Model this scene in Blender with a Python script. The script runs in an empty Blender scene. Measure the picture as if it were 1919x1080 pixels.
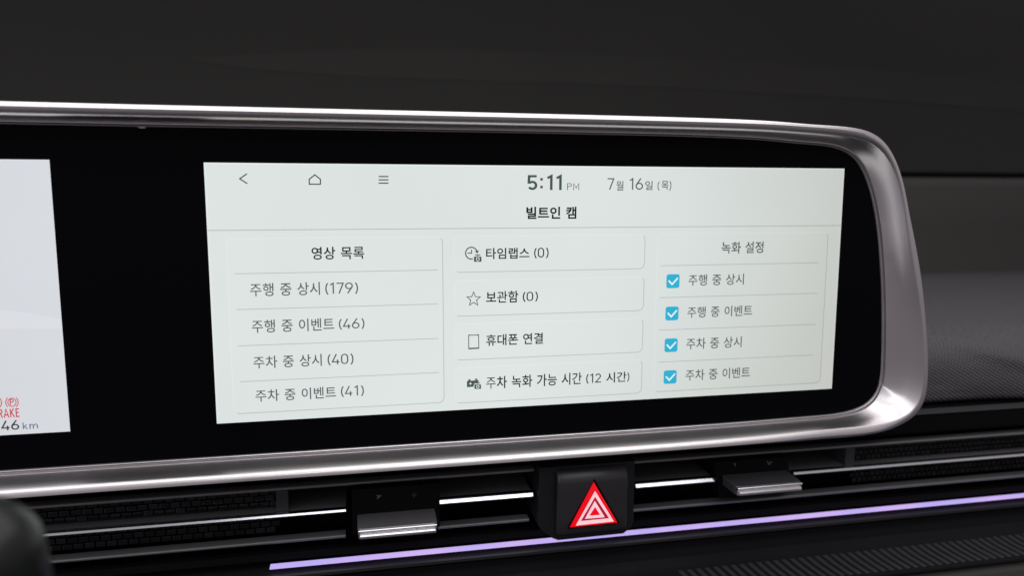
import bpy, bmesh, math, random
from mathutils import Vector, Matrix
random.seed(4)
MM = 0.001
sc = bpy.context.scene
col = sc.collection

# ------------------------------------------------------------------ camera
W, H = 1919.0, 1080.0
F = 1380.75
PITCH, YAW, ROLL = -0.12675874, -0.20223336, -0.0015681541
C = Vector((-84.31, -321.906, 42.187))          # millimetres
R3 = (Matrix.Rotation(YAW, 3, 'Z') @ Matrix.Rotation(PITCH, 3, 'X') @ Matrix.Rotation(ROLL, 3, 'Y'))
cam_d = bpy.data.cameras.new('camera'); cam = bpy.data.objects.new('camera', cam_d); col.objects.link(cam)
cam.matrix_world = Matrix.Translation(C * MM) @ (R3 @ Matrix.Rotation(math.pi / 2, 3, 'X')).to_4x4()
cam_d.sensor_width = 36.0; cam_d.lens = F / W * 36.0
cam_d.clip_start = 0.005; cam_d.clip_end = 20
cam_d.dof.use_dof = True; cam_d.dof.focus_distance = 0.322; cam_d.dof.aperture_fstop = 8.2
sc.camera = cam

def at(px, py, y=0.0):
    """the point at depth y (mm) seen at a spot of the photograph"""
    d = R3 @ Vector(((px - W / 2) / F, 1, (H / 2 - py) / F))
    t = (y - C.y) / d.y
    return C + d * t

# ------------------------------------------------------------------ world and lamps
w = bpy.data.worlds.new('World'); sc.world = w; w.use_nodes = True
bg = w.node_tree.nodes['Background']; bg.inputs[1].default_value = 1.0
_nt = w.node_tree; _tc = _nt.nodes.new('ShaderNodeTexCoord'); _sp = _nt.nodes.new('ShaderNodeSeparateXYZ')
_rp = _nt.nodes.new('ShaderNodeValToRGB'); _mr = _nt.nodes.new('ShaderNodeMapRange')
_mr.inputs['From Min'].default_value = -1; _mr.inputs['From Max'].default_value = 1
_nt.links.new(_tc.outputs['Generated'], _sp.inputs[0]); _nt.links.new(_sp.outputs['Z'], _mr.inputs['Value']); _nt.links.new(_mr.outputs[0], _rp.inputs[0])
_nt.links.new(_rp.outputs['Color'], bg.inputs['Color'])
_e = _rp.color_ramp.elements; _e[0].position = 0.05; _e[0].color = (0.018, 0.018, 0.02, 1); _e[1].position = 0.60; _e[1].color = (0.30, 0.278, 0.29, 1)
_x = _e.new(0.36); _x.color = (0.115, 0.102, 0.113, 1)

def area(name, loc, target, sx, sy, power, color=(1, 1, 1)):
    l = bpy.data.lights.new(name, 'AREA'); l.shape = 'RECTANGLE'; l.size = sx * MM; l.size_y = sy * MM
    l.energy = power; l.color = color
    o = bpy.data.objects.new(name, l); col.objects.link(o)
    o.location = Vector(loc) * MM
    o.rotation_euler = (Vector(target) - Vector(loc)).to_track_quat('-Z', 'Y').to_euler()
    return o
area('cabin_lamp', (-170, -90, 430), (-170, -90, 0), 1130, 560, 2.9, (1.0, 0.985, 0.97))
area('side_window_light', (-900, -420, 260), (0, 0, 0), 500, 420, 1.3, (0.9, 0.86, 1.0))
area('chrome_fill', (70, -500, 350), (-30, 6, -100), 620, 90, 0.50, (0.95, 0.97, 1.0))  # added fill behind the camera, whitens the chrome vent strips

sc.view_settings.view_transform = 'Standard'; sc.view_settings.look = 'None'
sc.view_settings.exposure = 0; sc.view_settings.gamma = 1
try: sc.view_settings.use_curve_mapping = False
except Exception: pass
sc.cycles.use_denoising = True
sc.cycles.max_bounces = 6

# ------------------------------------------------------------------ materials
def lin(c):
    c = c / 255.0
    return c / 12.92 if c <= 0.04045 else ((c + 0.055) / 1.055) ** 2.4
def rgb(r, g, b): return (lin(r), lin(g), lin(b), 1)

def principled(name, color, rough=0.5, metal=0.0, bump=0.0, bscale=400, spec=0.5, coat=0.0, rvar=0.0):
    m = bpy.data.materials.new(name); m.use_nodes = True
    nt = m.node_tree; p = nt.nodes['Principled BSDF']
    p.inputs['Base Color'].default_value = (*color[:3], 1); p.inputs['Roughness'].default_value = rough
    p.inputs['Metallic'].default_value = metal; p.inputs['Specular IOR Level'].default_value = spec
    p.inputs['Coat Weight'].default_value = coat
    tc = nt.nodes.new('ShaderNodeTexCoord')
    if bump:
        n = nt.nodes.new('ShaderNodeTexNoise'); n.inputs['Scale'].default_value = bscale; n.inputs['Detail'].default_value = 4
        b = nt.nodes.new('ShaderNodeBump'); b.inputs['Strength'].default_value = bump; b.inputs['Distance'].default_value = 0.0003
        nt.links.new(tc.outputs['Object'], n.inputs['Vector']); nt.links.new(n.outputs['Fac'], b.inputs['Height'])
        nt.links.new(b.outputs['Normal'], p.inputs['Normal'])
    if rvar:
        n2 = nt.nodes.new('ShaderNodeTexNoise'); n2.inputs['Scale'].default_value = 35; n2.inputs['Detail'].default_value = 5
        mr = nt.nodes.new('ShaderNodeMapRange'); mr.inputs['To Min'].default_value = rough - rvar; mr.inputs['To Max'].default_value = rough + rvar
        nt.links.new(tc.outputs['Object'], n2.inputs['Vector']); nt.links.new(n2.outputs['Fac'], mr.inputs['Value'])
        nt.links.new(mr.outputs['Result'], p.inputs['Roughness'])
    return m

def lcd(name, col_face, col_side=None, strength=1.0):
    """a lit LCD picture element: brightest seen square on, dimmer and warmer seen from the side"""
    m = bpy.data.materials.new(name); m.use_nodes = True
    nt = m.node_tree; nt.nodes.clear()
    out = nt.nodes.new('ShaderNodeOutputMaterial'); em = nt.nodes.new('ShaderNodeEmission')
    em.inputs['Strength'].default_value = strength
    nt.links.new(em.outputs[0], out.inputs[0])
    if col_side is None: col_side = tuple(c * k for c, k in zip(col_face[:3], (0.80, 0.77, 0.74))) + (1,)
    lw = nt.nodes.new('ShaderNodeLayerWeight'); lw.inputs['Blend'].default_value = 0.5
    mr = nt.nodes.new('ShaderNodeMapRange'); mr.inputs['From Min'].default_value = 0.04; mr.inputs['From Max'].default_value = 0.25
    mr.interpolation_type = 'SMOOTHSTEP'
    mx = nt.nodes.new('ShaderNodeMix'); mx.data_type = 'RGBA'
    mx.inputs['A'].default_value = col_face; mx.inputs['B'].default_value = col_side
    nt.links.new(lw.outputs['Facing'], mr.inputs['Value']); nt.links.new(mr.outputs['Result'], mx.inputs['Factor'])
    tc = nt.nodes.new('ShaderNodeTexCoord'); n = nt.nodes.new('ShaderNodeTexNoise'); n.inputs['Scale'].default_value = 14; n.inputs['Detail'].default_value = 3
    m2 = nt.nodes.new('ShaderNodeMapRange'); m2.inputs['To Min'].default_value = strength * 0.95; m2.inputs['To Max'].default_value = strength * 1.045
    nt.links.new(tc.outputs['Object'], n.inputs['Vector']); nt.links.new(n.outputs['Fac'], m2.inputs['Value']); nt.links.new(m2.outputs[0], em.inputs['Strength'])
    nt.links.new(mx.outputs['Result'], em.inputs['Color'])
    return m

def emit(name, c, s=1.0):
    m = bpy.data.materials.new(name); m.use_nodes = True
    nt = m.node_tree; nt.nodes.clear()
    out = nt.nodes.new('ShaderNodeOutputMaterial'); em = nt.nodes.new('ShaderNodeEmission')
    em.inputs['Color'].default_value = c; em.inputs['Strength'].default_value = s
    nt.links.new(em.outputs[0], out.inputs[0]); return m

M = {}
M['button'] = principled('button_black', (0.030, 0.029, 0.032), 0.34, bump=.12, bscale=2500, spec=.7)
M['low'] = principled('lower_panel_black', (0.009, 0.0095, 0.011), 0.55, bump=.2, bscale=1500, spec=.12)
M['ledge'] = principled('ledge_black', (0.018, 0.018, 0.019), 0.4, spec=.4)
M['house'] = principled('housing_black', (0.014, 0.014, 0.016), 0.5, bump=.2, bscale=2500, spec=.3)
M['cell'] = principled('grille_gloss', (0.030, 0.030, 0.032), 0.22, 0.9)
M['satin'] = principled('satin_metal', (0.83, 0.80, 0.815), 0.33, 1.0, rvar=0.03)
M['chrome'] = principled('chrome', (0.86, 0.87, 0.92), 0.22, 1.0, rvar=.06)
M['glass'] = principled('black_glass', (0.0028, 0.0028, 0.004), 0.12, 0.0, spec=0.05)
M['gloss'] = principled('gloss_black', (0.005, 0.005, 0.006), 0.28, 0.0, spec=0.15, rvar=0.05)
M['black'] = principled('matte_black', (0.005, 0.005, 0.0055), 0.6, bump=0.25, bscale=1500, spec=0.08)
M['void'] = principled('cavity_black', (0.003, 0.003, 0.003), 0.8, spec=0.1)
M['soft'] = principled('soft_black_plastic', (0.036, 0.036, 0.040), 0.38, bump=0.2, bscale=2500, spec=0.4)
M['slat'] = principled('slat_grey', (0.24, 0.235, 0.24), 0.40, 0.6, spec=0.5)
M['pad_top'] = principled('dash_top_vinyl', (0.052, 0.052, 0.048), 0.62, bump=0.5, bscale=1800, spec=0.3)
M['screen'] = lcd('lcd_background', rgb(221, 228, 226), rgb(193, 195, 190))
M['card'] = lcd('lcd_card', rgb(222, 229, 227), rgb(191, 193, 187))
M['cluster'] = lcd('lcd_cluster', rgb(216, 219, 224), rgb(208, 209, 214))
M['cluster_light'] = lcd('lcd_cluster_light', rgb(222, 223, 229), rgb(214, 215, 221))
M['edge_dark'] = lcd('lcd_card_shadow', rgb(183, 190, 188), rgb(160, 162, 156))
M['edge_light'] = lcd('lcd_card_light', rgb(227, 234, 231), rgb(200, 202, 196))
M['rule'] = lcd('lcd_rule', rgb(178, 186, 184), rgb(158, 160, 154))
M['ink'] = lcd('lcd_ink_black', rgb(14, 20, 20), rgb(45, 48, 46))
M['ink_title'] = lcd('lcd_ink_title', rgb(5, 9, 9), rgb(30, 30, 30))
M['ink_grey'] = lcd('lcd_ink_grey', rgb(82, 98, 98), rgb(98, 103, 100))
M['ink_side'] = lcd('lcd_ink_side', rgb(70, 84, 82), rgb(92, 97, 94))
M['ink_icon'] = lcd('lcd_ink_icon', rgb(72, 86, 84), rgb(85, 90, 88))
M['blue'] = lcd('lcd_blue', rgb(52, 178, 214), rgb(56, 172, 200))
M['white'] = lcd('lcd_white', rgb(235, 248, 250), rgb(226, 238, 240))
M['red_ink'] = lcd('lcd_red', rgb(205, 62, 74))
M['km_ink'] = lcd('lcd_dark_blue_grey', rgb(62, 64, 76))
M['km_ink2'] = lcd('lcd_mid_blue_grey', rgb(120, 124, 142))

def hazard_mats():
    m = principled('red_lens', (0.62, 0.0, 0.008), 0.25, coat=0.6)
    p = m.node_tree.nodes['Principled BSDF']; p.inputs['Emission Color'].default_value = (0.75, 0.0, 0.006, 1); p.inputs['Emission Strength'].default_value = 0.85
    M['red'] = m
    m = principled('red_lens_inner', (0.4, 0.01, 0.03), 0.35)
    p = m.node_tree.nodes['Principled BSDF']; p.inputs['Emission Color'].default_value = (0.42, 0.0, 0.02, 1); p.inputs['Emission Strength'].default_value = 0.75
    M['red_in'] = m
    m = principled('lit_white_mark', (0.75, 0.62, 0.64), 0.4)
    p = m.node_tree.nodes['Principled BSDF']; p.inputs['Emission Color'].default_value = (0.88, 0.52, 0.58, 1); p.inputs['Emission Strength'].default_value = 0.80
    M['mark'] = m
hazard_mats()

def ambient_mat():
    m = bpy.data.materials.new('violet_light_guide'); m.use_nodes = True
    nt = m.node_tree; nt.nodes.clear()
    out = nt.nodes.new('ShaderNodeOutputMaterial'); em = nt.nodes.new('ShaderNodeEmission')
    tc = nt.nodes.new('ShaderNodeTexCoord'); n = nt.nodes.new('ShaderNodeTexNoise'); n.inputs['Scale'].default_value = 26
    r = nt.nodes.new('ShaderNodeValToRGB'); r.color_ramp.elements[0].color = rgb(196, 178, 250); r.color_ramp.elements[1].color = rgb(214, 184, 250)
    r.color_ramp.elements[0].position = 0.4; r.color_ramp.elements[1].position = 0.6
    nt.links.new(tc.outputs['Object'], n.inputs['Vector']); nt.links.new(n.outputs['Fac'], r.inputs['Fac'])
    nt.links.new(r.outputs['Color'], em.inputs['Color']); em.inputs['Strength'].default_value = 0.95
    nt.links.new(em.outputs[0], out.inputs[0]); return m
M['ambient'] = ambient_mat()

def fabric_mat():
    """dashboard skin with fine diagonal cords"""
    m = principled('ribbed_dash_skin', (0.075, 0.072, 0.080), 0.58, spec=0.35)
    nt = m.node_tree; p = nt.nodes['Principled BSDF']
    tc = nt.nodes.new('ShaderNodeTexCoord'); mp = nt.nodes.new('ShaderNodeMapping')
    mp.inputs['Rotation'].default_value = (0, math.radians(-31), 0)
    wv = nt.nodes.new('ShaderNodeTexWave'); wv.bands_direction = 'Z'; wv.inputs['Scale'].default_value = 190; wv.inputs['Distortion'].default_value = 1.2
    wv.inputs['Detail'].default_value = 2; wv.inputs['Detail Scale'].default_value = 2.5
    wx = nt.nodes.new('ShaderNodeTexWave'); wx.bands_direction = 'X'; wx.inputs['Scale'].default_value = 170; wx.inputs['Distortion'].default_value = 2.0
    ml = nt.nodes.new('ShaderNodeMath'); ml.operation = 'MULTIPLY_ADD'; ml.inputs[1].default_value = 0.45
    b = nt.nodes.new('ShaderNodeBump'); b.inputs['Strength'].default_value = 0.6; b.inputs['Distance'].default_value = 0.0005
    nt.links.new(tc.outputs['Object'], mp.inputs['Vector'])
    nt.links.new(mp.outputs[0], wv.inputs['Vector']); nt.links.new(mp.outputs[0], wx.inputs['Vector'])
    nt.links.new(wx.outputs['Fac'], ml.inputs[0]); nt.links.new(wv.outputs['Fac'], ml.inputs[2])
    nt.links.new(ml.outputs[0], b.inputs['Height']); nt.links.new(b.outputs['Normal'], p.inputs['Normal'])
    r = nt.nodes.new('ShaderNodeValToRGB')
    r.color_ramp.elements[0].color = (0.052, 0.051, 0.056, 1); r.color_ramp.elements[1].color = (0.118, 0.115, 0.124, 1)
    r.color_ramp.elements[0].position = 0.2; r.color_ramp.elements[1].position = 1.2 if False else 1.0
    nt.links.new(ml.outputs[0], r.inputs['Fac']); nt.links.new(r.outputs['Color'], p.inputs['Base Color'])
    return m
M['fabric'] = fabric_mat()
def wind_mat():
    m = principled('dark_windscreen', (0.010, 0.010, 0.009), 0.6, spec=0.15)
    nt = m.node_tree; p = nt.nodes['Principled BSDF']
    tc = nt.nodes.new('ShaderNodeTexCoord'); n = nt.nodes.new('ShaderNodeTexNoise'); n.inputs['Scale'].default_value = 3.0; n.inputs['Detail'].default_value = 2
    r = nt.nodes.new('ShaderNodeValToRGB'); r.color_ramp.elements[0].color = (0.018, 0.018, 0.0168, 1); r.color_ramp.elements[1].color = (0.0275, 0.0275, 0.0255, 1)
    nt.links.new(tc.outputs['Object'], n.inputs['Vector']); nt.links.new(n.outputs['Fac'], r.inputs['Fac']); nt.links.new(r.outputs['Color'], p.inputs['Base Color'])
    return m
M['wind'] = wind_mat()
M['band'] = wind_mat(); M['band'].name = 'windscreen_reflection'  # windscreen colour lightened to paint a reflection
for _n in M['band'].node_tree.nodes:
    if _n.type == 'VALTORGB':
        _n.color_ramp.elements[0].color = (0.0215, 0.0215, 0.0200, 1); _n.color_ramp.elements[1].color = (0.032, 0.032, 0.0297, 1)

# ------------------------------------------------------------------ builders
def tag(o, label=None, cat=None, group=None, kind=None):
    if label: o['label'] = label
    if cat: o['category'] = cat
    if group: o['group'] = group
    if kind: o['kind'] = kind
    return o

def empty(name, loc=(0, 0, 0)):
    o = bpy.data.objects.new(name, None); col.objects.link(o); o.location = Vector(loc) * MM
    o.empty_display_size = 0.01
    return o

def link(name, me, mat, parent=None, smooth=False, loc=None):
    """a mesh whose vertices are in world millimetres becomes an object, kept under its parent in place"""
    o = bpy.data.objects.new(name, me); col.objects.link(o)
    if not me.materials: me.materials.append(mat)
    if smooth:
        for p in me.polygons: p.use_smooth = True
    if loc is not None: o.location = Vector(loc) * MM
    if parent is not None:
        o.parent = parent
        pm = Matrix.Identity(4); q = parent; chain = []
        while q is not None: chain.append(q); q = q.parent
        for q in reversed(chain): pm = pm @ (q.matrix_parent_inverse @ Matrix.Translation(q.location))
        o.matrix_parent_inverse = pm.inverted()
    return o

def mesh(name, verts, faces):
    me = bpy.data.meshes.new(name); me.from_pydata([tuple(Vector(v) * MM) for v in verts], [], faces); me.update(); return me

def bm_mesh(name, bm):
    me = bpy.data.meshes.new(name)
    for v in bm.verts: v.co *= MM
    bm.to_mesh(me); bm.free(); return me

def fix(bm):
    bmesh.ops.recalc_face_normals(bm, faces=bm.faces)

def bevel_box(x0, x1, y0, y1, z0, z1, b=0.4, seg=2, shear_top=0.0):
    bm = bmesh.new()
    bmesh.ops.create_cube(bm, size=1)
    for v in bm.verts:
        v.co = Vector((x0 if v.co.x < 0 else x1, y0 if v.co.y < 0 else y1, z0 if v.co.z < 0 else z1))
    if b > 0: bmesh.ops.bevel(bm, geom=list(bm.edges), offset=b, segments=seg, profile=0.6, affect='EDGES')
    fix(bm); return bm

def box(name, x0, x1, y0, y1, z0, z1, mat, parent=None, b=0.4, seg=2):
    return link(name, bm_mesh(name, bevel_box(x0, x1, y0, y1, z0, z1, b, seg)), mat, parent, smooth=False)

def sweep_x(name, prof, x0, x1, mat, parent=None, cap=True, nx=1, smooth=True, taper=None, angle=40):
    """profile of (y, z) points run along X"""
    bm = bmesh.new(); rings = []
    n = len(prof)
    for i in range(nx + 1):
        x = x0 + (x1 - x0) * i / nx
        k = taper(i / nx) if taper else 1.0
        cy = sum(p[0] for p in prof) / n; cz = sum(p[1] for p in prof) / n
        rings.append([bm.verts.new((x, cy + (p[0] - cy) * k, cz + (p[1] - cz) * k)) for p in prof])
    for a, b in zip(rings, rings[1:]):
        for j in range(n if cap else n - 1):
            k = (j + 1) % n
            bm.faces.new((a[j], a[k], b[k], b[j]))
    if cap:
        bm.faces.new(rings[0]); bm.faces.new(list(reversed(rings[-1])))
    fix(bm)
    o = link(name, bm_mesh(name, bm), mat, parent, smooth=smooth)
    if smooth: sharp(o.data, angle)
    return o

def sharp(me, deg):
    try: me.set_sharp_from_angle(angle=math.radians(deg))
    except Exception: pass

# flat pictures on the screens: everything in the display's own plane, x right, z up, a hair in front of each other
def flat(name, polys, y, mat, parent, loc=None):
    vs, fs = [], []
    for P in polys:
        k = len(vs)
        for x, z in P: vs.append((x, y, z))
        fs.append(tuple(range(k, k + len(P))))
    return link(name, mesh(name, vs, fs), mat, parent)

def quadstrip(pts, w, closed=False):
    """centre line to a mitred band of quads"""
    n = len(pts); L, Rr = [], []
    for i in range(n):
        p = Vector(pts[i])
        if closed: a = Vector(pts[i - 1]); b = Vector(pts[(i + 1) % n])
        else:
            a = Vector(pts[i - 1]) if i else None; b = Vector(pts[i + 1]) if i < n - 1 else None
        d1 = (p - a).normalized() if a is not None else None
        d2 = (b - p).normalized() if b is not None else None
        if d1 is None: d1 = d2
        if d2 is None: d2 = d1
        n1 = Vector((-d1.y, d1.x)); n2 = Vector((-d2.y, d2.x)); m = n1 + n2
        m = m.normalized() if m.length > 1e-6 else n1
        k = min(1 / max(0.3, m.dot(n1)), 2.2)
        L.append(p + m * (w / 2 * k)); Rr.append(p - m * (w / 2 * k))
    out = []
    for i in range(n if closed else n - 1):
        j = (i + 1) % n
        out.append([tuple(Rr[i]), tuple(Rr[j]), tuple(L[j]), tuple(L[i])])
    return out

def arc(cx, cz, rx, rz, a0, a1, n=12):
    return [(cx + rx * math.cos(math.radians(a0 + (a1 - a0) * i / n)), cz + rz * math.sin(math.radians(a0 + (a1 - a0) * i / n))) for i in range(n + 1)]

def rrect(x0, x1, z0, z1, r, n=5):
    return (arc(x1 - r, z1 - r, r, r, 90, 0, n) + arc(x1 - r, z0 + r, r, r, 0, -90, n)
            + arc(x0 + r, z0 + r, r, r, -90, -180, n) + arc(x0 + r, z1 - r, r, r, 180, 90, n))

# --- drawn figures (height 1, centre lines), in the manner of a narrow grotesque
def strokes(ch, w):
    h = w / 2; T = 1 - h; B = h
    S = {
     '0': (.60, [(arc(.30, T - .28, .29 - h, .28, 0, 180, 9) + arc(.30, B + .28, .29 - h, .28, 180, 360, 9), True)]),
     '1': (.44, [([(.07, .80), (.30, T + h * .3), (.30, 0)], False)]),
     '2': (.60, [(arc(.29, T - .24, .27 - h, .24, 165, -38, 12) + [(h + .01, B), (.58, B)], False)]),
     '4': (.62, [([(.38, 1), (.05, .24 + h * .2), (.61, .24 + h * .2)], False), ([(.46, .47), (.46, 0)], False)]),
     '5': (.60, [([(.54, T), (.10, T), (.08, .50)] + arc(.29, .31, .29 - h, .31 - h, 128, -150, 16), False)]),
     '6': (.62, [(arc(.31, .31, .31 - h, .31 - h, 0, 360, 18)[:-1], True), ([(.43, 1), (.07, .43)], False)]),
     '7': (.58, [([(.02, T), (.54, T), (.20, 0)], False)]),
     '9': (.62, [(arc(.31, .69, .31 - h, .31 - h, 0, 360, 18)[:-1], True), ([(.19, 0), (.55, .57)], False)]),
     ':': (.30, [([(.05, .20), (.05 + .15, .20)], False), ([(.05, .72), (.05 + .15, .72)], False)]),
     '(': (.37, [(arc(.50, .46, .40, .66, 128, 232, 8), False)]),
     ')': (.37, [(arc(-.15, .46, .40, .66, 52, -52, 8), False)]),
     'P': (.62, [([(h + .05, 0), (h + .05, T), (.34, T)] + arc(.34, T - .22, .22, .22, 90, -90, 8)[1:] + [(h + .05, T - .44)], False)]),
     'R': (.64, [([(h + .05, 0), (h + .05, T), (.32, T)] + arc(.32, T - .22, .22, .22, 90, -90, 8)[1:] + [(h + .05, T - .44)], False), ([(.34, T - .44), (.56, 0)], False)]),
     'B': (.64, [([(h + .05, B), (h + .05, T), (.32, T)] + arc(.32, T - .21, .20, .21, 90, -90, 8)[1:] + [(.1, T - .42), (.33, T - .42)] + arc(.33, (T - .42 + B) / 2, .23, (T - .42 - B) / 2, 90, -90, 8)[1:] + [(h + .05, B)], False)]),
     'M': (.80, [([(h + .05, 0), (h + .05, .98), (.40, .30), (.75 - h, .98), (.75 - h, 0)], False)]),
     'A': (.66, [([(.04, 0), (.33, .98), (.62, 0)], False), ([(.15, .30), (.51, .30)], False)]),
     'K': (.62, [([(h + .05, 0), (h + .05, 1)], False), ([(.54, 1), (.12, .42)], False), ([(.24, .56), (.58, 0)], False)]),
     'E': (.54, [([(.48, T), (h + .05, T), (h + .05, B), (.50, B)], False), ([(.1, .52), (.44, .52)], False)]),
     'k': (.56, [([(h + .05, 0), (h + .05, 1)], False), ([(.46, .68), (.14, .30)], False), ([(.23, .40), (.50, 0)], False)]),
     'm': (.98, [([(h + .05, 0), (h + .05, .70)], False), ([(h + .05, .45)] + arc(.30, .48, .20 - h, .20, 180, 0, 8) + [(.50 - h, 0)], False), ([(.50 - h, .45)] + arc(.69, .48, .21 - h, .20, 180, 0, 8) + [(.90 - h, 0)], False)]),
    }
    return S[ch]

_txt = bpy.data.curves.new('lettering', 'FONT'); _txt.resolution_u = 3
_to = bpy.data.objects.new('lettering', _txt); col.objects.link(_to)
_gl = {}
def syllable(ch, bold):
    """outline of one Korean syllable as flat faces, one em high"""
    key = (ch, bold)
    if key in _gl: return _gl[key]
    want = (0.007, 0.013, 0.024)[int(bold)]; best = None
    _txt.body = ch
    base = None
    for off in (0.0, want, want - .001, want + .001, want - .002, want + .002, want - .0035, want + .003, want * .5, want * .35):
        _txt.offset = off
        _to.update_tag(); bpy.context.view_layer.update()
        dg = bpy.context.evaluated_depsgraph_get()
        me = bpy.data.meshes.new_from_object(_to.evaluated_get(dg))
        ar = sum(p.area for p in me.polygons)
        geo = ([(v.co.x, v.co.y) for v in me.vertices], [tuple(p.vertices) for p in me.polygons])
        me_len = 0
        bpy.data.meshes.remove(me)
        if base is None: base = ar; fallback = geo; continue
        # a clean thickening grows the ink by about twice the offset over the stroke width of 0.075 em
        exp_ = base * (1 + 2 * off / 0.078)
        err = abs(ar / exp_ - 1)
        if off in (want * .5, want * .35) and best[0] < 0.08: continue
        if best is None or err < best[0] - 0.01: best = (err, geo, off)
    vs, fs = best[1] if best[0] < 0.10 else fallback
    if best[0] >= 0.05: print('GLYPH', ch, bold, round(best[0], 3), best[2])
    _gl[key] = (vs, fs); return _gl[key]

def text(s, px0, px1, pyt, pyb, mat, parent, weight=0.106, bold=False, digit=None, y=-0.16, name='text', sp=0.37):
    """lettering fitted between two places of the screen; pyt/pyb are top and bottom of its first character at px0"""
    A = 0.925
    segs = []; x = 0.0; ph = 0.86 if digit is None else digit
    for ch in s:
        if ch == ' ': x += sp * A; continue
        if ord(ch) > 0x1000: segs.append(('h', ch, x)); x += A
        else:
            adv, st = strokes(ch, weight); segs.append(('s', ch, x)); x += (adv + .10) * ph if ch not in '()' else adv * ph
    vs, fs = [], []
    for kind, ch, x in segs:
        k = len(vs)
        if kind == 'h':
            v, f = syllable(ch, bold)
            vs += [(a + x, b) for a, b in v]; fs += [tuple(i + k for i in t) for t in f]
        else:
            lift = 0.0 if not any(q[0] == 'h' for q in segs) else 0.02
            for pts, cl in strokes(ch, weight)[1]:
                for q in quadstrip(pts, weight if ch != ':' else .17, cl):
                    k = len(vs); vs += [(x + a * ph, b * ph + lift) for a, b in q]; fs.append((k, k + 1, k + 2, k + 3))
    first = vs if segs[0][0] == 's' else syllable(segs[0][1], bold)[0]
    if segs[0][0] == 's':
        t_, b_ = ph * (1.0 if segs[0][1] not in '()' else 1.0), 0.0
    else: t_ = max(b for a, b in first); b_ = min(b for a, b in first)
    xs = [a for a, b in vs]; xa, xb = min(xs), max(xs)
    ym = (pyt + pyb) / 2
    X0 = at(px0, ym).x; X1 = at(px1, ym - (px1 - px0) * 0.033).x
    Z1, Z0 = at(px0, pyt).z, at(px0, pyb).z
    kx = (X1 - X0) / (xb - xa); kz = (Z1 - Z0) / (t_ - b_)
    V = [(X0 + (a - xa) * kx, y, Z0 + (b - b_) * kz) for a, b in vs]
    return link(name, mesh(name, V, fs), mat, parent)

# ================================================================== the dashboard display
disp = tag(empty('dashboard_display', (-174, 0, 0)), 'wide black glass dashboard display with satin silver frame, menu screen showing 5:11', 'display')
CX = -174.4
SIG = 4.0
def cr(pts, n=10):
    out = []
    P = [pts[0]] + pts + [pts[-1]]
    for i in range(1, len(P) - 2):
        p0, p1, p2, p3 = [Vector(q) for q in P[i - 1:i + 3]]
        for j in range(n):
            t = j / n
            out.append(0.5 * ((2 * p1) + (-p0 + p2) * t + (2 * p0 - 5 * p1 + 4 * p2 - p3) * t * t + (-p0 + 3 * p1 - 3 * p2 + p3) * t ** 3))
    out.append(Vector(P[-2])); return out
def resample(poly, step):
    out = [poly[0]]; acc = 0
    for a, b in zip(poly, poly[1:]):
        L = (b - a).length
        if L < 1e-9: continue
        d = step - acc
        while d <= L:
            out.append(a + (b - a) * (d / L)); d += step
        acc = L - (d - step)
    out.append(poly[-1]); return out
def contour(pix, y, ztop, zbot):
    """right half of a ring: from the middle of the top edge round the right end to the middle of the bottom edge"""
    pl = [Vector((at(a, b, y).x, at(a, b, y).z)) for a, b in pix]
    pl = [Vector((CX, ztop))] + [Vector((60.0, ztop))] + pl + [Vector((60.0, zbot))] + [Vector((CX, zbot))]
    d = resample(cr([tuple(p) for p in pl], 12), 1.0)
    r = 12; ws = [math.exp(-(k / SIG) ** 2 / 2) for k in range(-r, r + 1)]; sw = sum(ws)
    for _ in range(2):
        e = []
        for i in range(len(d)):
            s = Vector((0, 0))
            for k in range(-r, r + 1): s += d[min(max(i + k, 0), len(d) - 1)] * ws[k + r]
            e.append(s / sw)
        e[0], e[-1] = d[0], d[-1]; d = e
    return d
G = contour([(1500, 270.5), (1546.7, 274), (1573, 279), (1590, 286.5), (1603, 298), (1613, 313), (1622, 333), (1629, 355), (1634, 376), (1643, 430), (1650, 520), (1652, 600), (1651, 680), (1649, 715), (1643, 738), (1630, 754), (1610, 765), (1590, 771), (1560, 776), (1500, 781)], 0, 68.4, -69.0)
Rg = contour([(1523, 252), (1590, 258), (1618, 262.5), (1636.7, 269.5), (1653, 282), (1665, 297.5), (1676.7, 320), (1685, 347), (1691.7, 377), (1703, 460), (1717, 540), (1726, 600), (1730, 660), (1730, 714), (1726.7, 744), (1717, 766), (1700.7, 779), (1671, 790), (1634, 797.4), (1590, 801), (1540, 804.5)], -12, 70.8, -72.6)
Og = contour([(1523, 234), (1581.7, 237.3), (1616.7, 242.5), (1640, 250), (1656.7, 261.7), (1670, 280), (1680, 300), (1691.7, 333), (1701.7, 377), (1718.5, 460), (1729, 519), (1736, 578.5), (1741, 640), (1743, 690), (1742.4, 714), (1737.8, 751), (1727, 773), (1704.5, 792), (1671, 805), (1634, 812), (1597, 816.5), (1540, 821)], -11.5, 75.9, -76.0)
Rg = [p for i, p in enumerate(Rg) if i % 2 == 0 or i == len(Rg) - 1]
def cast(p, nrm, poly):
    best = None
    for a, b in zip(poly, poly[1:]):
        d = b - a; den = nrm.x * d.y - nrm.y * d.x
        if abs(den) < 1e-9: continue
        q = a - p
        t = (q.x * d.y - q.y * d.x) / den; u = (q.x * nrm.y - q.y * nrm.x) / den
        if -1e-6 <= u <= 1 + 1e-6 and (best is None or abs(t) < abs(best)): best = t
    return p + nrm * (best if best is not None else 0)
rows = []
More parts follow.
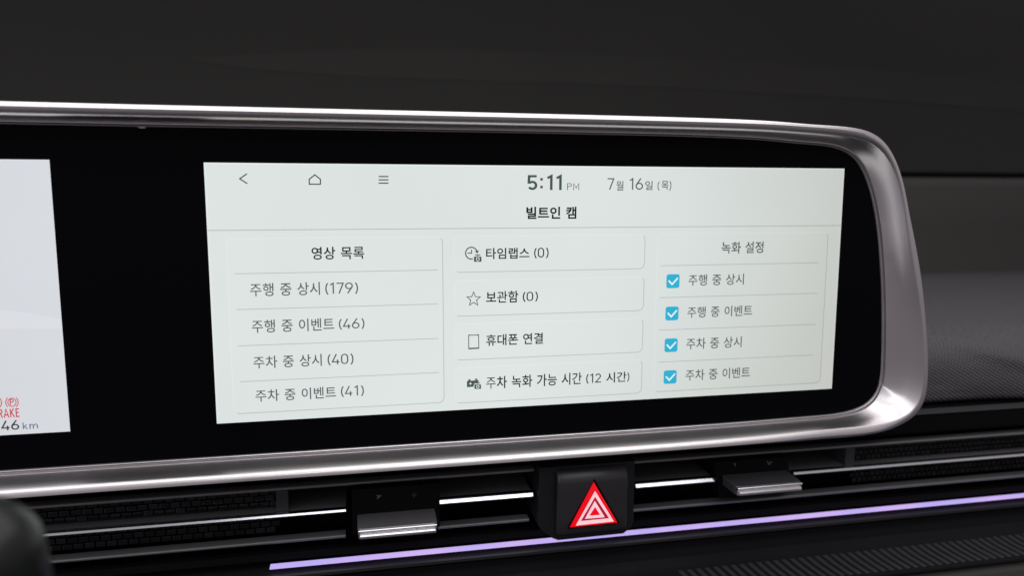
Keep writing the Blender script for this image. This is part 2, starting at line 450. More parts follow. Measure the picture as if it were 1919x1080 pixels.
for i, p in enumerate(Rg):
    a = Rg[max(i - 1, 0)]; b = Rg[min(i + 1, len(Rg) - 1)]
    t = (b - a).normalized(); nrm = Vector((-t.y, t.x))
    if i in (0, len(Rg) - 1): nrm = Vector((0, 1 if i == 0 else -1))
    rows.append((cast(p, nrm, G), p, cast(p, nrm, Og)))
def mirror(q): return Vector((2 * CX - q.x, q.y))
full = rows + [tuple(mirror(q) for q in r) for r in reversed(rows[1:-1])]
def loop(name, prof, mat, parent, smooth=True, angle=35, closed_profile=False):
    """prof(g, r, o) -> list of (Vector2, y): one ring section swept round the display"""
    secs = [prof(*r) for r in full]
    n = len(secs[0]); vs = []; fs = []
    for s in secs:
        for q, y in s: vs.append((q.x, y, q.y))
    N = len(secs)
    for i in range(N):
        j = (i + 1) % N
        for k in range(n - 1): fs.append((i * n + k, j * n + k, j * n + k + 1, i * n + k + 1))
        if closed_profile: fs.append((i * n + n - 1, j * n + n - 1, j * n, i * n))
    me = mesh(name, vs, fs)
    bm = bmesh.new(); bm.from_mesh(me); fix(bm); bm.to_mesh(me); bm.free()
    o = link(name, me, mat, parent, smooth=smooth); sharp(me, angle); return o
def frame_prof(g, r, o):
    d = (r - g); L = d.length; u = d.normalized(); e = (o - r); Le = e.length; v = e.normalized()
    P = [(g + u * 0.9, -0.9), (g + u * 1.15, -1.9), (g + u * 1.45, -1.9)]
    for t in (0.0, .33, .66, 1.0):       # inner chamfer, a little hollow
        q = g + u * (1.5 + (L - 1.5) * t); y = -1.6 - 10.2 * t + 0.9 * math.sin(math.pi * t) * (1 if L < 8 else 1.3)
        P.append((q, y))
    P.pop()
    rf = 1.1 + 2.2 * abs(v.y) ** 2; th = math.atan2(10.4, L)               # soft crest between chamfer and face
    for k in range(6):
        a = th * (1 - k / 5); P.append((r + v * rf * (math.sin(th) - math.sin(a)), -12 - rf * (math.cos(a) - math.cos(th))))
    s1 = rf * math.sin(th); yf = P[-1][1]
    ro = max(0.8, min(2.4, Le - s1 - .3))
    for k in range(7):
        a = math.radians(6 + 84 * k / 6); P.append((r + v * (Le - ro + ro * math.sin(a)), yf + .25 + ro * (1 - math.cos(a))))
    P += [(o, -6.0), (o, -2.0), (o, 6.0), (o - v * 1.5, 12.0), (o - v * 3.5, 13.0)]
    return P
frame = loop('trim_frame', frame_prof, M['satin'], disp)
loop('inner_lip', lambda g, r, o: [(g, -0.1), (g + (r - g).normalized() * .22, -.75), (g + (r - g).normalized() * .6, -.95), (g + (r - g).normalized() * .95, -.55), (g + (r - g).normalized() * .95, .8)], M['satin'], frame)
def sheet(name, mat, parent, pick, y):
    vs = [(pick(r).x, y, pick(r).y) for r in full]
    n = len(rows); N = len(full)
    fs = [tuple(reversed(range(N)))]
    return link(name, mesh(name, vs, fs), mat, parent)
sheet('glass_panel', M['glass'], disp, lambda r: r[0] + (r[1] - r[0]).normalized() * .5, 0.0)
sheet('back_shell', M['black'], disp, lambda r: r[2] - (r[2] - r[1]).normalized() * 3.0, 13.2)

# a glint near the upper lip, painted as a white sliver
flat('painted_glint', [[ppt_ for ppt_ in ((at(a, b).x, at(a, b).z) for a, b in ((257, 238.6), (265, 240.6), (273, 240.2), (274, 239.0), (266, 237.6)))]], -.12, principled('glint_white', (.7, .7, .72), .3, spec=1.0), disp)
# ---- infotainment screen
S = link('infotainment_screen', mesh('infotainment_screen', [(-146.1, -.04, -54.8), (146.1, -.04, -54.8), (146.1, -.04, 54.8), (-146.1, -.04, 54.8)], [(0, 1, 2, 3)]), M['screen'], disp)
tag(S, 'right hand lit menu screen with Korean text')
def rect(name, x0, x1, z0, z1, mat, y=-.08, parent=S): return flat(name, [[(x0, z0), (x1, z0), (x1, z1), (x0, z1)]], y, mat, parent)
rect('header_line', -146, 146, 27.05, 27.4, M['rule'])
flat('screen_edge_glow', [[(-146, 54.1), (146, 54.1), (146, 54.75), (-146, 54.75)], [(-146, -54.7), (-145.3, -54.7), (-145.3, 54), (-146, 54)], [(145.3, -54.7), (146, -54.7), (146, 54), (145.3, 54)]], -.07, M['edge_light'], S)
def card(x0, x1, z0, z1, rules=()):
    flat('card', [rrect(x0, x1, z0, z1, 2.6)], -.08, M['card'], S)
    P = rrect(x0, x1, z0, z1, 2.6, 6)      # order: top-right corner, bottom-right, bottom-left, top-left
    m = 7
    flat('card_shadow', quadstrip(P[3:2 * m + 3], .34) , -.10, M['edge_dark'], S)
    flat('card_highlight', quadstrip(P[2 * m + 4:] + P[:3], .34), -.10, M['edge_light'], S)
card(-139.0, -49.4, -50.9, 23.8)
for a, b in ((23.8, 7.9), (4.1, -11.8), (-15.4, -31.7), (-35.3, -51.6)): card(-44.4, 44.5, b, a)
card(50.6, 139.2, -51.4, 23.9)
for z in (9.1, -6.0, -21.5, -37.0):
    rect('divider', -136, -51.6, z - .15, z + .15, M['rule'], y=-.12); rect('divider', 52.5, 135, z - .15, z + .15, M['rule'], y=-.12)
T = lambda *a, **k: text(*a, parent=S, **k)
# header
T('5:11', 988.3, 1052.5, 328, 356, M['ink_icon'], weight=.150, digit=1.0)
T('PM', 1062.8, 1085.2, 343.3, 356, M['ink_icon'], weight=.09, digit=1.0)
T('7', 1138.3, 1151.3, 333.8, 355.5, M['ink_icon'], weight=.10, digit=1.0)
T('월', 1154.5, 1168.3, 339, 357, M['ink_icon'])
T('16', 1179.5, 1205, 334, 355.5, M['ink_icon'], weight=.10, digit=1.0)
T('일', 1208.8, 1223, 339, 356, M['ink_icon'])
T('(', 1232, 1236, 340, 356, M['ink_icon'], weight=.09, digit=1.0)
T('목', 1239.5, 1252.5, 339, 355.5, M['ink_icon'])
T(')', 1254, 1258, 339, 356, M['ink_icon'], weight=.09, digit=1.0)
T('빌트인 캠', 986.3, 1080, 387.5, 410.5, M['ink_title'], bold=2)
# left card
T('영상 목록', 583.8, 682.5, 463, 487, M['ink'], bold=1)
for s, a, b, t, u in (('주행 중 상시', 468.8, 599.5, 533, 556), ('주행 중 이벤트', 472, 626, 602, 624.5), ('주차 중 상시', 475, 603, 670, 691.5), ('주차 중 이벤트', 478.8, 630, 733, 753.8)):
    T(s, a, b, t, u, M['ink_grey'])
for s, a, b, t, u in (('(179)', 609.5, 671, 530.5, 551), ('(46)', 635, 683, 598, 617), ('(40)', 613.8, 662.5, 664.5, 684), ('(41)', 638.8, 682, 724.5, 743.3)):
    T(s, a, b, t, u, M['ink_grey'], digit=1.0)
# middle cards
T('타임랩스', 910.8, 992, 465, 486, M['ink'], bold=1)
T('(0)', 1000.8, 1028, 464.5, 483, M['ink'], digit=1.0)
T('보관함', 910.8, 971.3, 548, 566, M['ink'], bold=1)
T('(0)', 979.5, 1008, 547.3, 564.8, M['ink'], digit=1.0)
T('휴대폰 연결', 910.8, 1017.5, 627.5, 648.8, M['ink'], bold=1)
T('주차 녹화 가능 시간', 911, 1090, 708.3, 729.3, M['ink'], bold=1)
T('(12', 1098.3, 1126.3, 701.5, 718.5, M['ink'], digit=1.0)
T('시간', 1135.8, 1173.8, 698.5, 718, M['ink'], bold=1)
T(')', 1175, 1179.3, 698.5, 714.5, M['ink'], digit=1.0)
# right card
T('녹화 설정', 1352, 1430.5, 454, 475.5, M['ink_side'], bold=1)
for s, a, b, t, u in (('주행 중 상시', 1290, 1393.8, 516.5, 536), ('주행 중 이벤트', 1288, 1409.5, 577, 596), ('주차 중 상시', 1286, 1389.5, 636, 655.5), ('주차 중 이벤트', 1284.5, 1405, 695, 714)):
    T(s, a, b, t, u, M['ink_side'])
for zc in (1.7, -13.7, -29.0, -44.5):
    cb = flat('checkbox', [rrect(55.6, 62.2, zc - 3.3, zc + 3.3, 1.1)], -.14, M['blue'], S)
    flat('checkmark', quadstrip([(56.7, zc + .35), (58.5, zc - 1.5), (61.3, zc + 1.5)], .75), -.17, M['white'], S)
# icons
def ppt(px, py): p = at(px, py); return (p.x, p.z)
def ic(z, ox, oy, k): return [ppt(ox + a / k, oy + b / k) for a, b in z]
def picture(name, parts, mat, parent=S, y=-.16): return flat(name, parts, y, mat, parent)
wi = .5
picture('back_icon', quadstrip(ic([(332, 142), (277, 180), (335, 217)], 380, 290, 4), wi), M['ink_icon'])
picture('home_icon', quadstrip(ic([(840, 150), (882, 184), (882, 221), (799, 221), (798, 184)], 380, 290, 4), wi, True), M['ink_icon'])
picture('menu_icon', [q for yy in (163, 188, 213) for q in quadstrip(ic([(1318, yy), (1392, yy)], 380, 290, 4), wi)], M['ink_icon'])
def camera_icon(o, bx0, bx1, by0, by1, k):
    cxp, cyp = (bx0 + bx1) / 2, (by0 + by1) / 2; hh = by1 - by0
    return ([ic([(bx0, by1), (bx1, by1), (bx1, by0), (bx0, by0)], *o, k)]
            + quadstrip(ic([(cxp, by0), (cxp, by0 - hh * .3)], *o, k), .35) + quadstrip(ic([(bx0 + hh * .2, by0 - hh * .33), (bx1 - hh * .2, by0 - hh * .33)], *o, k), .4))
def ring(o, cx_, cy_, r, k, w_): return quadstrip(ic([(cx_ + r * math.cos(a * math.pi / 8), cy_ + r * math.sin(a * math.pi / 8)) for a in range(16)], *o, k), w_, True)
o8 = (860, 450); k8 = 15.43
clock = quadstrip(ic([(360 + 168 * math.cos(math.radians(a)), 380 - 172 * math.sin(math.radians(a))) for a in range(285, 20, -12)], *o8, k8), .5)
clock += quadstrip(ic([(365, 275), (365, 380), (245, 380)], *o8, k8), .42) + [ic([(455, 325), (540, 388), (572, 300)], *o8, k8)]
picture('clock_icon', clock, M['ink_icon'])
picture('camera_icon', camera_icon(o8, 435, 650, 480, 628, k8), M['ink_icon']); picture('lens_ring', ring(o8, 545, 553, 44, k8, .28), M['white'], y=-.19)
o5 = (840, 540)
star = []
for i in range(10):
    r = 55 if i % 2 == 0 else 24; a = math.radians(90 + 36 * i); star.append((190 + r * math.cos(a) * .95, 84 - r * math.sin(a)))
picture('star_icon', quadstrip(ic(star, *o5, 4), .38, True), M['ink_icon'])
picture('phone_icon', quadstrip(ic([(153, 355), (227, 352), (229, 452), (153, 455)], *o5, 4), .36, True) + [ic([(153, 460), (230, 456), (229, 446), (153, 449)], *o5, 4), ic([(152, 358), (165, 358), (165, 349), (152, 350)], *o5, 4), ic([(215, 356), (228, 356), (228, 347), (215, 348)], *o5, 4)], M['ink_icon'])
picture('battery_icon', [ic([(140, 744), (188, 741), (196, 716), (228, 706), (228, 692), (140, 697)], *o5, 4), ic([(150, 696), (167, 695), (167, 685), (150, 686)], *o5, 4), ic([(200, 692), (218, 691), (218, 680), (200, 681)], *o5, 4)], M['ink_icon'])
picture('plus_mark', quadstrip(ic([(156, 718), (176, 717)], *o5, 4), .3) + quadstrip(ic([(166, 708), (166, 727)], *o5, 4), .3), M['white'], y=-.19)
picture('camera_icon', camera_icon(o5, 196, 245, 724, 757, 4), M['ink_icon']); picture('lens_ring', ring(o5, 221, 740, 10, 4, .28), M['white'], y=-.19)

# ---- instrument cluster screen (its right end is in view)
K = link('cluster_screen', mesh('cluster_screen', [(-495, -.04, -54.5), (-202.7, -.04, -54.5), (-202.7, -.04, 55.3), (-495, -.04, 55.3)], [(0, 1, 2, 3)]), M['cluster'], disp)
tag(K, 'left hand instrument screen with red brake warning')
flat('road_picture', [[ppt(-60, 618), ppt(30, 616), ppt(117, 617), ppt(115, 598), ppt(60, 588), ppt(-60, 574)]], -.07, M['cluster_light'], K)
TK = lambda *a, **k: text(*a, parent=K, **k)
TK('BRAKE', -14, 36.3, 768, 784.5, M['red_ink'], weight=.14, digit=1.0)
TK('46', 1.5, 36.3, 789.5, 807.5, M['km_ink'], weight=.13, digit=1.0)
TK('km', 42.8, 71.3, 792.5, 805, M['km_ink2'], weight=.12, digit=1.0)
o7 = (0, 560)
picture('parking_brake_icon', ring(o7, 82, 700, 28, 3.6, .33) + quadstrip(ic([(82 + 42 * math.cos(a), 700 + 42 * math.sin(a)) for a in [x * .14 for x in range(-6, 7)]], *o7, 3.6), .33)
        + quadstrip(ic([(82 - 42 * math.cos(a), 700 + 42 * math.sin(a)) for a in [x * .14 for x in range(-6, 7)]], *o7, 3.6), .33), M['red_ink'], K)
TK('P', 18.6, 26.5, 748.5, 760, M['red_ink'], weight=.14, digit=1.0)
picture('warning_icon', ring(o7, -30, 703, 28, 3.6, .33) + quadstrip(ic([(-30 + 42 * math.cos(a), 703 + 42 * math.sin(a)) for a in [x * .14 for x in range(-6, 7)]], *o7, 3.6), .33), M['red_ink'], K)

# ================================================================== dashboard body
dash = tag(empty('dashboard', (100, 60, -90)), 'dark grey dashboard with ribbed skin right of the display and black trim under it', 'dashboard')
XL, XR = -620, 560
# black fascia behind the vents and under the display
sweep_x('vent_cavity', [(34, -84), (34, -128), (60, -128), (60, -84)], XL, XR, M['void'], dash, smooth=False)
sweep_x('upper_trim', [(8.5, -73.2), (7.2, -75), (7.2, -83), (8, -84.4), (12, -85.2), (33.9, -85.2), (60, -85.2), (60, -74.6), (14, -74.4), (9.2, -73.3)], XL, XR, M['black'], dash, angle=25)
sweep_x('trim_seam', [(12.5, -72.8), (6.9, -73.3), (6.6, -73.8), (7.0, -74.2), (12.5, -74.2)], 150, XR, M['soft'], dash)
sweep_x('light_shelf', [(33, -119.5), (14, -120.4), (12.2, -121.4), (12.0, -124.6), (13.5, -125.2), (33, -125.2)], XL, XR, M['gloss'], dash, angle=25)
sweep_x('lower_ledge', [(33, -129.6), (13, -130.0), (10.2, -130.8), (9.6, -131.5), (10.4, -132.1), (10.2, -133.0), (12, -134.4), (33, -134.4)], XL, XR, M['ledge'], dash, angle=25)
# ribbed lower panel, bulging forward, with slanted ribs
def low_prof(t):
    P = [(11.5, -134.6), (12.2, -138), (11.0, -142.5), (7.0, -146.4), (0.0, -149.0), (-10.5, -150.6)]
    s = t * (len(P) - 1); i = min(int(s), len(P) - 2); u = s - i
    return P[i][0] + (P[i + 1][0] - P[i][0]) * u, P[i][1] + (P[i + 1][1] - P[i][1]) * u
prof = [low_prof(i / 15) for i in range(16)]
low = sweep_x('lower_panel', prof + [(-11.5, -151.0), (-11.8, -152.0), (-11, -153), (30, -153), (30, -134.6)], XL, XR, M['low'], dash, angle=30)
def rib_mesh():
    vs, fs = [], []
    n = 8
    for i in range(n + 1):
        t = .64 + .35 * i / n; y, z = low_prof(t); y2, z2 = low_prof(min(t + .02, 1)); ty, tz = y2 - y, z2 - z; L = math.hypot(ty, tz) or 1
        ny, nz = (tz / L, -ty / L) if tz < 0 else (-tz / L, ty / L)
        if ny > 0: ny, nz = -ny, -nz
        dx = 16.0 * (t - .64); e = .03 + .42 * (i / n) ** 1.5
        vs += [(dx - 1.35, y - .02, z), (dx + .2, y + ny * e, z + nz * e), (dx + .75, y + ny * e, z + nz * e), (dx + 1.2, y - .02, z)]
    for i in range(n):
        a = i * 4; b = a + 4
        for k in range(3): fs.append((a + k, a + k + 1, b + k + 1, b + k))
    me = mesh('rib', vs, fs); bm = bmesh.new(); bm.from_mesh(me); fix(bm); bm.to_mesh(me); bm.free(); return me
M['rib'] = principled('rib_black', (0.040, 0.040, 0.037), 0.5, spec=.2)
rm = rib_mesh(); rm.materials.append(M['rib'])
for i in range(62):
    link('rib', rm, M['soft'], low, loc=(70 + i * 4.8, 0, 0))
sweep_x('knee_panel', [(-8, -153.6), (-14, -156), (-22, -175), (-22, -230), (40, -230), (40, -153.6)], XL, XR, M['pad_top'], dash, angle=30)

# ribbed skin pad on the passenger side: a front face that rolls over into a flat top
def pad_surface():
    P = [(20, -75.5), (13, -72.2), (12.5, -68), (13.0, -64.5), (14.0, -61), (15.4, -57.5), (17, -54), (19.3, -50.5), (22, -47.5), (25.7, -44.5), (30, -42), (35.5, -39.7), (42, -38), (50, -36.7), (60, -35.8), (90, -35), (130, -35.4), (190, -36.6), (260, -38), (345, -39.5)]
    prof = [tuple(v) for v in cr(P, 3)]
    nx = 110; x0, x1 = 120.0, 1100
    vs, fs = [], []
    for i in range(nx + 1):
        x = x0 + (x1 - x0) * (i / nx) ** 1.25
        for (y, z) in prof:
            # a scoop cut into the pad beside the display, closed by a soft crease that runs down to the right
            zr = -35.6 if x < 238 else (-35.6 - 0.9 * (x - 238) if x < 244 else (-41.0 - 0.46 * (x - 244) if x < 257 else -47.0 - 0.3 * (x - 257)))
            s = 1 / (1 + math.exp(max(-30, min(30, (z - zr) / 0.9)))) if y < 70 else 0
            w_ = max(0, min(1, (z + 76) / 14))
            yy = y + s * (3.2 + min(6.0, 0.22 * max(0, zr - z))) * max(0, min(1, (340 - x) / 70))
            vs.append((x, yy, z))
    n = len(prof)
    for i in range(nx):
        for j in range(n - 1): fs.append((i * n + j, i * n + j + 1, (i + 1) * n + j + 1, (i + 1) * n + j))
    me = mesh('ribbed_pad', vs, fs); bm = bmesh.new(); bm.from_mesh(me); fix(bm); bm.to_mesh(me); bm.free()
    return link('ribbed_pad', me, M['fabric'], dash, smooth=True)
pad_surface()
# raised rear part of the dash top and the area behind the display
sweep_x('rear_pad', [(340, -44), (344, -36), (352, 10), (362, 50), (364.5, 54), (374, 60), (425, 62), (425, -44)], -1100, 1300, M['pad_top'], dash, angle=50)
sweep_x('centre_pad', [(16, 30), (30, 36), (60, 36), (344, 10), (344, -60), (16, -60)], -700, 130, M['pad_top'], dash, angle=50)

box('shadow_gap', -1100, 1300, 426, 436, 40, 68.5, M['void'], dash, 0)  # shade below the windscreen, put in as a black bar
ws = sweep_x('windscreen', [(436, 66.5), (470, 108), (520, 178), (560, 236), (640, 340), (760, 480), (900, 650), (905, 646), (560, 226), (442, 64)], -1500, 1700, M['wind'], None, angle=14)
tag(ws, 'dark olive grey windscreen area behind and above the display', 'windscreen')
def windscreen_y(z):
    P = [(66.5, 436), (108, 470), (178, 520), (236, 560), (340, 640)]
    for (a, b), (c, d) in zip(P, P[1:]):
        if z <= c: return b + (d - b) * (z - a) / (c - a)
    return P[-1][1]
def reflection_band():  # strip on the windscreen with a reflected band painted into its colour
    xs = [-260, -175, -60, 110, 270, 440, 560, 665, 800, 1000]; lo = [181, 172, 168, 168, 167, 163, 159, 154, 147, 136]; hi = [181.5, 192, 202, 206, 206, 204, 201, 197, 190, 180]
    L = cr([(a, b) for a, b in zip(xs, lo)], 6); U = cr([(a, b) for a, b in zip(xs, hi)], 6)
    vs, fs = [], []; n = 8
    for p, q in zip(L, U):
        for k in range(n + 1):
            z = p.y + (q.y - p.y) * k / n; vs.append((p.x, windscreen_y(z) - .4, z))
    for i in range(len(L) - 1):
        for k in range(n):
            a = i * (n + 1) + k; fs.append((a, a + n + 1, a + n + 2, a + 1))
    o = link('painted_reflection', mesh('painted_reflection', vs, fs), M['band'], ws, smooth=True)
reflection_band()

# ================================================================== air vents
def slat_prof(z, chrome=False, h=1.75):
    if chrome: return [(9.4, z - 2.0 + h * 1.2), (7.6, z - 2.0 + h * 1.15), (7.25, z - 2.0 + h * 1.06), (6.9, z - 2.0 + h * .9), (6.9 - h * .5, z - 2.0 + h * .12), (6.9 - h * .5, z - 2.0), (7.2 - h * .5, z - 2.1), (9.4, z - 2.1)]
    return [(33.8, z + 1.6), (12, z + .9), (9.2, z + .3), (8.2, z - .4), (8.2, z - 1.0), (9.0, z - 1.5), (12, z - 1.9), (33.8, z - 1.2)]
def edge_prof(z): return [(13.5, z + .3), (9.2, z + .25), (8.4, z - .1), (8.2, z - .7), (8.6, z - 1.3), (9.4, z - 1.5), (13.5, z - 1.2)]
def slats(par, spans1, spans2, spans3):
    for a, b in spans1: sweep_x('slat', edge_prof(-88.7), a, b, M['slat'], par, angle=60)
    for a, b, hh in spans2:
        s = sweep_x('slat', slat_prof(-101.0), a, b, M['slat'], par, angle=60)
        sweep_x('chrome_strip', slat_prof(-99.5, True, hh), a, b, M['chrome'], s, smooth=False)
    for a, b in spans3: sweep_x('slat', edge_prof(-113.6), a, b, M['slat'], par, angle=60)
def cell_mesh(w_, h_, tilt):
    bm = bevel_box(-w_ / 2, w_ / 2, -.5, .7, -h_ / 2, h_ / 2, .3, 2)
    me = bm_mesh('grille_cell', bm); me.materials.append(M['cell']); return me
def cells(par, x0, x1, dx, zs, dz, y=14.0):
    me = cell_mesh(dx - .5, dz - .45, 0)
    n = 0
    for r, z in enumerate(zs):
        x = x0 + (dx / 2 if r % 2 else 0)
        while x < x1 and n < 298:
            o = link('grille_cell', me, M['cell'], par, loc=(x, y, z)); x += dx; n += 1
            o.rotation_euler = (math.radians(random.uniform(-5, 7)), 0, math.radians(random.uniform(-4, 4)))

vl = tag(empty('air_vent', (-60, 10, -100)), 'left air vent with the grey lever set low, between the display and the violet light', 'air vent', 'air vents under the display')
slats(vl, [(XL, -5.5)], [(XL, -94.0, 1.0), (-52.3, -6.6, 1.75)], [(XL, -94.5), (-52.0, -8.0)])
cells(vl, -268, -125, 4.45, [-92.2, -95.1, -98.0, -104.6, -107.5, -110.4], 2.9)
box('divider_post', -124.6, -119.2, 9.6, 33, -100.4, -90.6, M['soft'], vl, .5)
vr = tag(empty('air_vent', (110, 10, -100)), 'right air vent with the lever set high, right of the hazard button', 'air vent', 'air vents under the display')
slats(vr, [(44.8, XR)], [(45.5, 87.5, 1.75), (131.8, XR, 1.2)], [(45.0, XR)])
cells(vr, 171, 300, 3.1, [-92.2, -95.1, -98.0, -104.6, -107.5, -110.4], 2.9)
box('divider_post', 163.5, 169.0, 9.6, 33, -100.4, -90.6, M['soft'], vr, .5)

def lever(par, x0, x1, z, bx0, bx1, bz0, bz1, slant, label):
    b = box('lever_block', bx0, bx1, 4.2, 33, bz0, bz1, M['void' if False else 'black'], par, .8)
    me = b.data
    for v in me.vertices:                     # sides lean with the vent's perspective of its own shape
        v.co.x += slant * MM * (bz1 - v.co.z / MM) / (bz1 - bz0)
    tag(b, label)
    # flat tongue with rounded corners
    prof = rrect(x0, x1, -9.4, 12.0, 2.0, 5)
    bm = bmesh.new(); n = len(prof)
    top = [bm.verts.new((x, y, z + 0.30 + (y + 9.4) * .05)) for x, y in prof]; bot = [bm.verts.new((x, y, z - 4.0)) for x, y in prof]
    mid = [bm.verts.new((x, y, z - .1 + (y + 9.4) * .05)) for x, y in rrect(x0 - .3, x1 + .3, -9.7, 12.0, 2.2, 5)]
    bm.faces.new(top); bm.faces.new(list(reversed(bot)))
    for i in range(n):
        j = (i + 1) % n; bm.faces.new((top[i], top[j], mid[j], mid[i])); bm.faces.new((mid[i], mid[j], bot[j], bot[i]))
    fix(bm)
    t = link('lever_tongue', bm_mesh('lever_tongue', bm), M['tongue'] if par is vl else M['tongue_shaded'], par, smooth=False)
    # bright lip wrapped round the tongue's front: two rails and a groove
    for zz, hh, yy, ins in ((z - .55, 1.05, -10.7, .2), (z - 2.9, 1.9, -11.3, .9)):
        pr = [(yy + .9 + 1.0, zz + hh * .5), (yy + .35, zz + hh * .5), (yy, zz + hh * .22), (yy, zz - hh * .22), (yy + .35, zz - hh * .5), (yy + 1.9, zz - hh * .5)]
        sweep_x('chrome_lip', pr, x0 + ins, x1 - ins, M['lip'], t, angle=30)
    box('lip_groove', x0 + .1, x1 - .1, -10.1, -8.5, z - 4.1, z - .3, M['lip'], t, .6, 3)
    return b
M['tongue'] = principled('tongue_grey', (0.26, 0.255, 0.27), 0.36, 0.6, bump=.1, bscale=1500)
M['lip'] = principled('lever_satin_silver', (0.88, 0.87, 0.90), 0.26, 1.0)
M['tongue_shaded'] = principled('tongue_grey_shaded', (0.13, 0.128, 0.138), 0.40, 0.6, bump=.1, bscale=1500)  # same grey as the left tongue, with its shade put into the colour
M['print'] = principled('faded_print', (0.22, 0.22, 0.22), 0.6)
lb = lever(vl, -88.6, -54.2, -103.4, -91.2, -51.4, -112, -90.6, 0.0, 'black block of the left lever with two tiny white symbols')
rb = lever(vr, 90.8, 125.6, -98.6, 86.0, 126.0, -110, -90.6, 4.0, 'black block of the right lever with two tiny white symbols')
def mark(px, py, lines, par, wd=.28):
    p = at(px, py, 4.0); out = []
    for L in lines: out += quadstrip([(p.x + a * .9, p.z + b * .9) for a, b in L], wd)
    flat('symbol', out, 4.08, M['print'], par)
mark(709, 932, [[(-1.2, .9), (.2, .6)], [(-.4, .4), (1.4, .7)], [(-.4, 0), (1.2, .3)], [(-.5, -.5), (.9, -.1)], [(-1.0, -1.0), (.3, -.7)]], lb, .16)
mark(776, 929, [[(-.15, .9), (.15, .9)], [(-.15, -.9), (.15, -.9)], [(-1, 0), (-.7, 0)], [(.7, 0), (1, 0)], [(-.1, 0), (.1, 0)]], lb, .34)
mark(1377, 872, [[(-.7, .8), (.5, .5)], [(0, .4), (.5, -1)]], rb, .2)
mark(1442, 869, [[(-1.3, 1.2), (-.1, -.9)], [(-.1, -.9), (.5, -.2)], [(.2, .7), (1.5, .3)]], rb, .3)

# ================================================================== hazard switch
hz = tag(empty('hazard_switch', (19, 0, -103)), 'square black hazard warning switch with red and white triangle between the vents', 'hazard switch')
def front_plate(name, outline, yf, yb, mat, par, bev=.8, seg=3):
    bm = bmesh.new()
    f = [bm.verts.new((x, yf, z)) for x, z in outline]; b = [bm.verts.new((x, yb, z)) for x, z in outline]
    n = len(f); ff = bm.faces.new(f); bm.faces.new(list(reversed(b)))
    for i in range(n): j = (i + 1) % n; bm.faces.new((f[i], b[i], b[j], f[j]))
    fix(bm)
    if bev: bmesh.ops.bevel(bm, geom=[e for e in bm.edges if abs(e.verts[0].co.y - yf) < 1e-6 and abs(e.verts[1].co.y - yf) < 1e-6], offset=bev, segments=seg, affect='EDGES', profile=.55)
    o = link(name, bm_mesh(name, bm), mat, par, smooth=True); sharp(o.data, 30); return o
house = front_plate('housing', [(-4.6, -85.8), (43.0, -85.8), (43.0, -116), (42, -119.5), (38, -122.6), (5, -122.9), (2, -121.5), (-3, -117.5), (-5.2, -114)], 2.0, 33, M['house'], hz, .7)
# button: top edge rolls back
def button():
    prof = [(1.6, -87.0), (.2, -87.6), (-.7, -88.5), (-1.7, -90.1), (-2.4, -91.6), (-2.7, -93.2), (-2.4, -100), (-1.8, -110), (-1.4, -117), (-.6, -118.8), (1.8, -119.4)]
    xs = [(3.2, 1.8), (3.5, .6), (4.2, 0.0), (37.3, 0.0), (38.0, .6), (38.3, 1.8)]
    vs, fs = [], []
    for x, back in xs:
        for y, z in prof: vs.append((x, min(y + back, 1.9), z))
    n = len(prof)
    for i in range(len(xs) - 1):
        for j in range(n - 1): fs.append((i * n + j, (i + 1) * n + j, (i + 1) * n + j + 1, i * n + j + 1))
    me = mesh('button', vs, fs); bm = bmesh.new(); bm.from_mesh(me); fix(bm); bm.to_mesh(me); bm.free()
    o = link('button', me, M['button'], hz, smooth=True); sharp(me, 50); return o
bt = button()
def tri(px, y): return [(at(a, b, y).x, at(a, b, y).z) for a, b in px]
def grow(P, k):
    c = (sum(p[0] for p in P) / 3, sum(p[1] for p in P) / 3)
    return [(c[0] + (p[0] - c[0]) * k, c[1] + (p[1] - c[1]) * k) for p in P]
def ring3(o, i): return [[o[a], o[(a + 1) % 3], i[(a + 1) % 3], i[a]] for a in range(3)]
OUT = tri([(1112.5, 904), (1068, 988.5), (1156.5, 979.5)], -3.0)
front_plate('symbol_recess', [p for p in grow([(OUT[0][0] + .5, OUT[0][1] + .2), (OUT[1][0] + .1, OUT[1][1] - .3), (OUT[2][0] + .5, OUT[2][1] - .2)], 1.07)], -2.95, 1, M['void'], bt, 0)
lens = front_plate('red_triangle', OUT, -3.9, 1, M['red'], bt, .5, 2)
W1 = tri([(1115.2, 921), (1079, 986), (1150.5, 978.2)], -4.0); W2 = tri([(1115.2, 932), (1088.5, 977.5), (1141.5, 972.2)], -4.0)
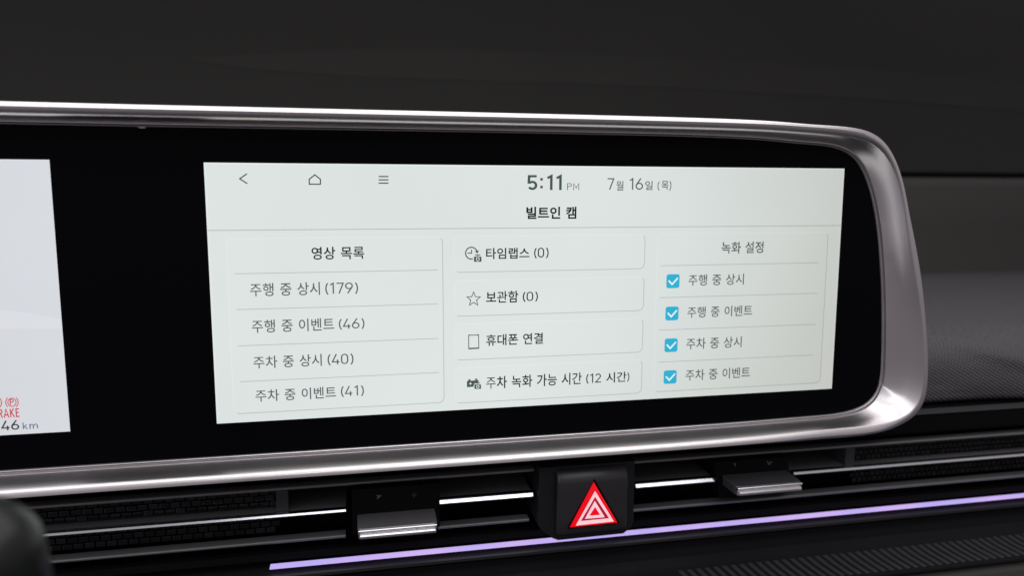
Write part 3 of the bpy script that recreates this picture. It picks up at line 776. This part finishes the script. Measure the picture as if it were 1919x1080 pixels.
W3 = tri([(1114.8, 939.5), (1096, 973.5), (1133.5, 970.3)], -4.0); W4 = tri([(1115.2, 951), (1104.5, 967.5), (1124.8, 966)], -4.0)
flat('white_triangle', ring3(W1, W2), -4.0, M['mark'], bt); flat('white_triangle', ring3(W3, W4), -4.0, M['mark'], bt)
flat('red_band', ring3(W2, W3), -3.97, M['red_in'], bt)

# ================================================================== ambient light strip
am = sweep_x('light_strip', [(12.5, -126.3), (9.2, -126.3), (8.6, -126.42), (8.4, -126.7), (8.6, -126.98), (9.2, -127.12), (12.5, -127.12)], -128.4, XR, M['ambient'], None, angle=70)
tag(am, 'thin glowing violet light strip running under both air vents', 'light strip')

# ================================================================== stalk in the lower left corner
def stalk():
    st = tag(empty('column_stalk', (-170, -160, -60)), 'rounded dark end of a control stalk, blurred in the lower left corner', 'stalk')
    tip = at(-60, 1030, -178); ax = Vector((-.06, .35, -1)).normalized(); r = 11.8
    u = ax.orthogonal().normalized(); v = ax.cross(u)
    def lathe(name, prof, mat):
        vs, fs = [], []; n = 32
        for s, rr in prof:
            for k in range(n):
                a = 2 * math.pi * k / n; vs.append(tip + ax * s + (u * math.cos(a) + v * math.sin(a)) * rr)
        for i in range(len(prof) - 1):
            for k in range(n):
                j = (k + 1) % n; fs.append((i * n + k, i * n + j, (i + 1) * n + j, (i + 1) * n + k))
        fs.append(tuple(range(n)))
        me = mesh(name, vs, fs); bm = bmesh.new(); bm.from_mesh(me); fix(bm); bm.to_mesh(me); bm.free()
        o = link(name, me, mat, st, smooth=True); sharp(me, 50)
    dome = [(r * (1 - math.cos(t)) * .85 - 8.0, r * math.sin(t)) for t in [math.pi / 2 * k / 12 for k in range(0, 13)]]
    dome[0] = (dome[0][0], .05)
    lathe('end_knob', dome + [(6, r + .1), (16, r), (16.5, r - .5)], M['stalk'])
    lathe('stem', [(16.5, r - 1.2), (30, r - 1.6), (110, r - .5)], M['stalk'])
M['stalk'] = principled('stalk_plastic', (0.012, 0.014, 0.013), 0.30, spec=0.32)
stalk()

bpy.data.objects.remove(_to)
